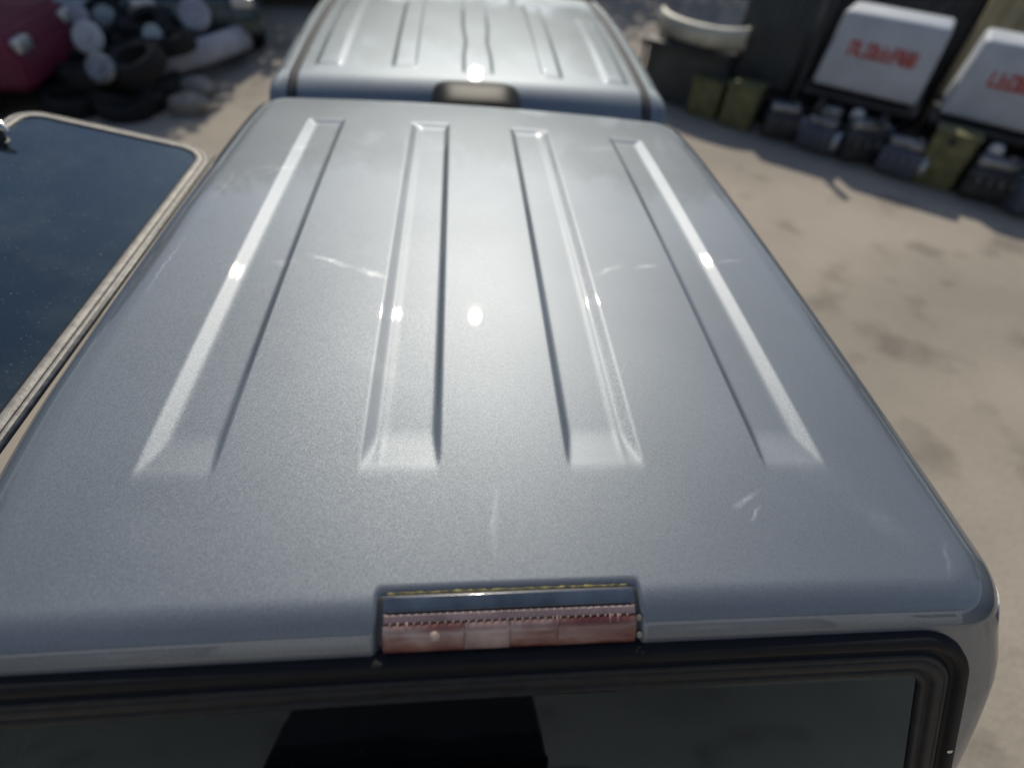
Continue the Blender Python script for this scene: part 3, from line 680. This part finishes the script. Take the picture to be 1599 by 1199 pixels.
def engine(loc, rz, sc_, m, label):
    e = empty('engine_block', loc, rz, label, 'engine', 'salvaged engines under the trailers')
    bm = bmesh.new(); box(bm, (0, 0, .17 * sc_), (.42 * sc_, .30 * sc_, .26 * sc_), bev=.03, seg=3)
    for i in range(4): cyl(bm, ((-.15 + .1 * i) * sc_, -.12 * sc_, .20 * sc_), ((-.15 + .1 * i) * sc_, -.24 * sc_, .24 * sc_), .035 * sc_, seg=12)
    bmobj('block', bm, m, e)
    bm = bmesh.new(); box(bm, (0, .02, .345 * sc_), (.36 * sc_, .18 * sc_, .10 * sc_), bev=.03, seg=3); lathe(bm, [(.001, .03), (.04 * sc_, .03), (.04 * sc_, 0)], (.1 * sc_, 0, .40 * sc_)); bmobj('cover', bm, GREYM, e)
    bm = bmesh.new(); lathe(bm, [(.001, .04), (.05 * sc_, .05), (.12 * sc_, .03), (.13 * sc_, 0), (.12 * sc_, -.03), (.001, -.03)], (.25 * sc_, 0, .17 * sc_), Vector((1, 0, 0)), 22); bmobj('pulley', bm, mat('dull_silver', ()), e)
SLATE = mat('slate_plastic', ()); DKG = mat('dark_engine_grey', (.07, .072, .075), .5, .5, var=.4, vscale=12)
engine(along(.50, -.22), AR + .3, 1.0, DKG, 'dark salvaged engine at the left end under the first white trailer')
engine(along(.98, -.30), AR - .2, .95, SLATE, 'slate coloured salvaged engine under the lettering of the first white trailer')
engine(along(1.46, -.24), AR + .5, 1.15, DKG, 'large dark salvaged engine under the right half of the first white trailer')
engine(along(1.92, -.36), AR - .1, 1.0, SLATE, 'slate coloured salvaged engine between the two white trailers')
engine(along(2.80, -.34), AR + .2, 1.1, DKG, 'dark salvaged engine right of the olive crate')
engine(along(3.25, -.42), AR + .6, 1.0, SLATE, 'slate coloured salvaged engine at the right end of the row')
bm = bmesh.new(); box(bm, (0, 0, .17), (4.9, .34, .30), bev=.03)  # low black block put in as the dark shade beneath the trailers
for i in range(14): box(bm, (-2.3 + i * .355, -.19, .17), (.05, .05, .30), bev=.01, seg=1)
o = bmobj('shade_block', bm, DKFR); o.location = along(2.1, .28); o.rotation_euler.z = AR; tag(o, 'long low black block added as the shade under the row of white trailers', 'rail')
# tan crate wall behind
bm = bmesh.new(); box(bm, (0, 0, .95), (1.5, .9, 1.9), bev=.02)
for i in range(8): box(bm, (-.66 + i * .19, -.46, .95), (.15, .03, 1.86), bev=.006, seg=1)
o = bmobj('packing_case', bm, TAN); o.location = along(2.75, 1.75); o.rotation_euler.z = AR; tag(o, 'tall tan wooden packing case behind the second white trailer', 'packing case')
bm = bmesh.new(); box(bm, (0, 0, .8), (2.2, .8, 1.6), bev=.03)
for i in range(11): box(bm, (-1 + i * .2, -.415, .8), (.07, .04, 1.56), bev=.012, seg=1)
o = bmobj('storage_locker', bm, DKFR); o.location = along(.9, 2.0); o.rotation_euler.z = AR; tag(o, 'dark steel storage locker behind the first white trailer', 'locker')

# ================================================================== BACKGROUND, LEFT: wrecks and scrap
def car(loc, rz, m, label, cat='car', L_=3.7, W_=1.6, H=1.35, group=None):
    e = empty('scrap_car', loc, rz, label, cat, group)
    prof = [(-L_ / 2, .30), (-L_ / 2 - .02, .62), (-L_ / 2 + .10, .82), (-L_ * .27, .92), (L_ * .36, .90), (L_ / 2 - .06, .82), (L_ / 2 + .02, .55), (L_ / 2 - .03, .28)]
    bm = bmesh.new(); rows = []
    for yy, sc_ in ((-.5, .96), (-.46, 1), (.46, 1), (.5, .96)):
        rows.append([bm.verts.new((x * sc_, yy * W_, .28 + (z - .28) * (1 if abs(yy) < .48 else .93))) for x, z in prof])
    for a, b in zip(rows, rows[1:]):
        for i in range(len(prof)): bm.faces.new((a[i], a[(i + 1) % len(prof)], b[(i + 1) % len(prof)], b[i]))
    bm.faces.new(rows[0]); bm.faces.new(rows[-1][::-1])
    bmesh.ops.bevel(bm, geom=bm.edges[:], offset=.05, segments=3, affect='EDGES')
    bmobj('body', bm, m, e, angle=50)
    bm = bmesh.new(); g = bmesh.new(); box(g, (0, 0, 0), (L_ * .55, W_ * .88, H - .86), bev=.10, seg=4, taper=(.72, .84)); g.transform(Matrix.Translation((L_ * .05, 0, .86 + (H - .86) / 2))); merge(bm, g)
    bmobj('cabin', bm, mat('wreck_glass', (.012, .016, .018), .15), e)
    bm = bmesh.new(); g = bmesh.new(); box(g, (0, 0, 0), (L_ * .40, W_ * .74, .05), bev=.02, seg=2); g.transform(Matrix.Translation((L_ * .05, 0, H + .0))); merge(bm, g); bmobj('roof', bm, m, e)
    for sx_ in (-1, 1):
        for sy_ in (-1, 1):
            w_ = empty('wheel', (sx_ * L_ * .32, sy_ * W_ * .46, .29)); w_.rotation_euler.z = R_(90); w_.parent = e
            bm = bmesh.new(); lathe(bm, [(.17, -.09), (.26, -.09), (.29, -.05), (.29, .05), (.26, .09), (.17, .09), (.17, -.09)], (0, 0, 0), Vector((1, 0, 0)), 24); bmobj('tyre', bm, TYRE, w_)
            bm = bmesh.new(); lathe(bm, [(.001, -.06), (.08, -.07), (.18, -.05), (.18, .05), (.08, .07), (.001, .06)], (0, 0, 0), Vector((1, 0, 0)), 20); bmobj('rim', bm, mat('dull_silver', ()), w_)
    for sy_ in (-1, 1):
        bm = bmesh.new(); box(bm, (-L_ / 2 + .02, sy_ * W_ * .36, .68), (.10, .28, .13), bev=.03); bmobj('lamp', bm, mat('dull_silver', ()), e)
    return e
MAG = mat('magenta_red_paint', (.13, .008, .035), .6, coat=0, var=.25, vscale=1.5)
TEAL = mat('dark_teal_paint', (.008, .035, .042), .35, coat=.8, var=.3, vscale=2)
NAVY = mat('dark_blue_paint', (.02, .045, .09), .4, coat=.6)
BLK = mat('dark_scrap_paint', (.012, .013, .016), .5, coat=.3)
car((-6.35, 6.75, GZ), R_(186), MAG, 'magenta red scrap car beyond the raised side window')
car((-4.15, 10.1, GZ), R_(112), TEAL, 'dark teal scrap car with a pale bumper leaning on it')
car((-7.1, 10.4, GZ), R_(170), BLK, 'black scrap car behind the magenta one')
car((-3.2, 13.4, GZ), R_(95), NAVY, 'dark blue scrap car at the back of the yard')
PALE = mat('pale_bumper_plastic', (.42, .47, .47), .45, var=.3, vscale=4)
LILAC = mat('pale_lilac_plastic', (.38, .38, .42), .45, var=.25, vscale=4)
bumper('car_bumper', 1.5, PALE, (-4.72, 8.3, GZ + .50), R_(-6), 'long pale grey bumper standing among the scrap behind the magenta car', 'bumper', 'loose bumpers in the scrap', -.2, .36)
bumper('car_bumper', 1.75, LILAC, (-3.22, 7.95, GZ + .30), R_(66), 'pale lilac grey bumper leaning against the dark teal car', 'bumper', 'loose bumpers in the scrap', -.2, .30)
def hubcap(loc, r, m, label, ax=(0, -1, .6), grp='round covers in the scrap'):
    bm = bmesh.new(); lathe(bm, [(.001, .05), (r * .3, .06), (r * .35, .03), (r * .8, .035), (r, 0), (r * .96, -.02), (.001, -.01)], (0, 0, 0), Vector(ax).normalized(), 24)
    o = bmobj('wheel_cover', bm, m); o.location = loc; tag(o, label, 'wheel cover', grp)
WCAP = mat('white_cap', (.50, .50, .52), .4)
tyn = [0]
def tyre(loc, tilt, label, r=.30, rz=0):
    bm = bmesh.new(); lathe(bm, [(r * .60, -.09), (r * .88, -.10), (r * .98, -.07), (r, -.03), (r, .03), (r * .98, .07), (r * .88, .10), (r * .60, .09), (r * .60, -.09)], (0, 0, 0), Vector((0, 0, 1)), 28)
    o = bmobj('loose_tyre', bm, TYRE); o.location = loc; o.rotation_euler = (tilt, 0, rz); tag(o, label, 'tyre', 'loose tyres in the scrap'); return o
q_ = random.Random(5)
for k_ in range(30):
    lv = 0 if k_ < 15 else (1 if k_ < 25 else 2)
    x = q_.uniform(-4.45, -3.45) + .05 * lv; y = q_.uniform(6.35, 8.3); x -= (y - 6.4) * .12
    tyre((x, y, GZ + .11 + .19 * lv), q_.uniform(-.25, .25) if lv < 2 else q_.uniform(-.7, .7), 'black tyre lying in the jumbled tyre heap beside the magenta car', .30, q_.uniform(0, 6))
hubcap((-4.16, 7.00, GZ + .60), .17, WCAP, 'round white wheel cover on the tyre heap, brightest of the round covers')
hubcap((-3.80, 6.35, GZ + .50), .15, GREYM, 'round grey wheel cover at the near side of the tyre heap')
hubcap((-3.40, 8.15, GZ + .62), .20, LILAC, 'pale lilac wheel cover propped above the long lilac bumper')
hubcap((-3.1, 10.9, GZ + .75), .22, PALE, 'pale wheel cover standing far back by the dark blue car')
hubcap((-4.5, 7.6, GZ + .66), .12, LILAC, 'small lilac wheel cover beside the long pale grey bumper')
hubcap((-3.62, 7.35, GZ + .58), .11, PALE, 'small pale wheel cover in the middle of the tyre heap')
def rock(loc, r, label, m):
    bm = bmesh.new(); bmesh.ops.create_icosphere(bm, subdivisions=3, radius=1); q = random.Random(int(loc[0] * 100))
    ph = [q.uniform(0, 6) for _ in range(6)]
    for v in bm.verts:
        k_ = 1 + .12 * math.sin(3 * v.co.x + ph[0]) + .10 * math.sin(4 * v.co.y + ph[1]) + .07 * math.sin(6 * v.co.z + ph[2])
        v.co = Vector((v.co.x * r * k_, v.co.y * r * .8 * k_, v.co.z * r * .6 * k_))
    o = bmobj('rock', bm, m); o.location = loc; tag(o, label, 'rock', 'rocks at the edge of the scrap')
ROCK = mat('pale_rock', (.27, .255, .23), .85, bump=.4, bscale=20, var=.2)
rock((-3.12, 6.62, GZ + .10), .20, 'pale rock at the foot of the tyre stack nearest the open ground', ROCK)
rock((-3.22, 7.10, GZ + .12), .19, 'pale rock farther back beside the lilac bumper', ROCK)

# ================================================================== far edge of the yard: fence and trees
def fence(a, b, label, h=2.2):
    a, b = Vector(a), Vector(b); d = (b - a); n = int(d.length / 2.4); e = empty('sheet_fence', a, math.atan2(d.y, d.x), label, 'fence')
    V, F = [], []; m_ = int(d.length / .04)
    for i in range(m_ + 1):
        x = d.length * i / m_; yy = .02 * math.sin(i * math.pi / 2)
        V += [(x, yy, .05), (x, yy, h)]
    F = [(2 * i, 2 * i + 2, 2 * i + 3, 2 * i + 1) for i in range(m_)]
    obj('sheeting', V, F, mat('weathered_sheet', (.16, .16, .15), .6, .4, var=.35, vscale=.8), e)
    for i in range(n + 1): bm = bmesh.new(); box(bm, (d.length * i / n, .06, h / 2 + .05), (.07, .07, h + .1)); bmobj('post', bm, DKFR, e)
fence((-14, 19, GZ), (13, 21, GZ), 'weathered corrugated sheet fence across the back of the yard')
fence((13, 21, GZ), (16, -8, GZ), 'weathered corrugated sheet fence along the trailer side of the yard')
fence((-14, -6, GZ), (-14, 19, GZ), 'weathered corrugated sheet fence along the scrap side of the yard')
def tree(loc, H, cr_, label, seed, n=10500):
    e = empty('tree', loc, 0, label, 'tree', 'trees around the yard'); q = random.Random(seed)
    bm = bmesh.new(); tube(bm, [(0, 0, 0), (.08, .05, H * .25), (-.05, .1, H * .5), (.05, 0, H * .8)], [.22, .17, .12, .04], 10)
    tips = []
    for i in range(9):
        a = i * 2.4; z0 = H * q.uniform(.28, .6); l = cr_ * q.uniform(.6, .95); p = Vector((math.cos(a) * l, math.sin(a) * l, z0 + H * q.uniform(.12, .3)))
        tube(bm, [(0, .05, z0), tuple((Vector((0, 0, z0)) + p) / 2 + Vector((0, 0, .15))), tuple(p)], [.08, .05, .02], 7); tips.append(p)
    bmobj('trunk', bm, mat('bark', (.09, .07, .055), .9, bump=.6, bscale=12, var=.4), e)
    cl = [(t_, cr_ * q.uniform(.30, .48)) for t_ in tips] + [(Vector((q.gauss(0, cr_ * .35), q.gauss(0, cr_ * .35), H * q.uniform(.6, .92))), cr_ * q.uniform(.28, .45)) for _ in range(12)]
    V, F = [], []
    for i in range(n):
        c_, r_ = q.choice(cl); d = Vector((q.gauss(0, 1), q.gauss(0, 1), q.gauss(0, .8))).normalized() * r_ * (q.random() ** .4)
        p = c_ + d; a = Vector((q.uniform(-1, 1), q.uniform(-1, 1), q.uniform(-.6, .6))).normalized(); b = a.cross(Vector((q.uniform(-1, 1), q.uniform(-1, 1), q.uniform(-1, 1)))).normalized(); s_ = q.uniform(.08, .17)
        k_ = len(V); V += [p - a * s_, p - b * s_ * .5, p + a * s_, p + b * s_ * .5]; F.append((k_, k_ + 1, k_ + 2, k_ + 3))
    me = bpy.data.meshes.new('crown'); me.from_pydata([tuple(v) for v in V], [], F); me.update()
    link('crown', me, mat('leaf_green', (.055, .085, .03), .6, var=.5, vscale=1.2), e, smooth=False)
tree((-5.2, 14.2, GZ), 6.9, 2.9, 'broad green tree added out of view to shade the scrap heap', 1)  # out-of-view tree added to cast shade over the scrap
tree((-11.0, 12.5, GZ), 6.2, 2.5, 'green tree beside the left fence', 2)
tree((-8.5, 23.0, GZ), 10.2, 3.7, 'green tree beyond the fence behind the scrap cars', 3)
tree((-3.2, 22.6, GZ), 10.9, 3.8, 'green tree beyond the fence straight ahead of the scrap side', 5)
tree((2.0, 23.4, GZ), 10.3, 3.8, 'green tree beyond the fence in line with the pickup', 6)
tree((7.2, 23.6, GZ), 11.2, 3.9, 'green tree beyond the fence behind the trailers', 4)
tree((12.0, 22.8, GZ), 10.0, 3.4, 'green tree beyond the right end of the back fence', 7)
tree((19.0, 12.0, GZ), 9.0, 3.6, 'green tree beyond the trailer side fence, level with the trailers', 8)
tree((19.5, 4.0, GZ), 8.2, 3.4, 'green tree beyond the trailer side fence, level with the pickup', 9)
tree((-17.5, 4.0, GZ), 8.4, 3.5, 'green tree beyond the scrap side fence, level with the pickup', 10)
def container(loc, rz, label):  # unseen boxes added so the roof edges reflect something dark
    e = empty('unseen_dark_container', loc, rz, label, 'container', 'dark boxes added out of view beside the pickup')
    bm = bmesh.new(); box(bm, (0, 0, 1.3), (2.3, 6.0, 2.5)); bmobj('shell', bm, mat('dark_container_paint', (.03, .036, .042), .6, var=.35, vscale=2), e)
    for s_ in (-1, 1):
        bm = bmesh.new()
        for i in range(29): box(bm, (s_ * 1.165, -2.8 + i * .2, 1.3), (.03, .10, 2.2), bev=.01, seg=1)
        bmobj('corrugation', bm, mat('dark_container_paint', ()), e)
    for s_ in (-1, 1): bm = bmesh.new(); box(bm, (s_ * .56, 3.02, 1.3), (1.08, .04, 2.3), bev=.01); cyl(bm, (s_ * .3, 3.06, .3), (s_ * .3, 3.06, 2.4), .02, seg=8); bmobj('door', bm, mat('dark_container_paint', ()), e)
container((7.2, -1.6, GZ), 0, 'dark unseen container added to darken the roof edge reflection on the trailer side')
container((-6.6, -2.0, GZ), 0, 'dark unseen container added to darken the roof edge reflection on the scrap side')
e = empty('reflector_building', (0, -12.5, GZ), 0, 'pale unseen building with two grey roller doors, added to brighten the canopy rear edge', 'building')  # unseen building added; its sunlit wall brightens the canopy's rear edge
bm = bmesh.new(); box(bm, (0, 0, 3.1), (26, 6, 6.2)); bmobj('wall', bm, mat('pale_render', (.72, .74, .77), .85, var=.12, vscale=.6), e)
bm = bmesh.new(); box(bm, (0, 0, 6.3), (26.8, 6.8, .18)); box(bm, (0, 3.45, 6.15), (26.8, .12, .16)); bmobj('roof', bm, mat('weathered_sheet', ()), e)
for x in (-6.5, 5.0):
    d_ = empty('roller_door', (x, 3.0, 0)); d_.parent = e
    bm = bmesh.new(); box(bm, (0, .03, 1.9), (3.8, .08, 3.7))
    for i in range(18): box(bm, (0, .08, .2 + i * .2), (3.7, .04, .05))
    bmobj('shutter', bm, mat('roller_grey', (.30, .31, .32), .5, .3), d_)
    bm = bmesh.new(); box(bm, (-2.0, .08, 1.95), (.2, .2, 3.9)); box(bm, (2.0, .08, 1.95), (.2, .2, 3.9)); box(bm, (0, .08, 4.0), (4.2, .2, .2)); bmobj('frame', bm, DKFR, d_)
for x in (-11, -1, 1.2, 10):
    f_ = bmobj('window', (lambda b: (box(b, (x, 3.03, 3.6), (1.4, .08, 1.2)), b)[1])(bmesh.new()), mat('wreck_glass', ()), e)
# unseen bin added behind the tailgate as the dark figure mirrored in the rear glass
e = empty('reflection_blocker_bin', (-.20, -.92, GZ), 0, 'black unseen bin added behind the tailgate to darken the reflection in the rear glass', 'bin')
bm = bmesh.new(); box(bm, (0, 0, .58), (.60, .48, 1.06), bev=.04, seg=3, taper=(1.12, 1.12)); bmobj('body', bm, BLK, e)
bm = bmesh.new(); box(bm, (0, 0, 1.15), (.72, .60, .06), bev=.025, seg=3); cyl(bm, (-.24, -.31, 1.13), (.24, -.31, 1.13), .016, seg=10); bmobj('lid', bm, DARKPL, e)
for sx_ in (-1, 1): bm = bmesh.new(); cyl(bm, (sx_ * .22, -.24, .11), (sx_ * .27, -.24, .11), .11, seg=20); bmobj('wheel', bm, TYRE, e)
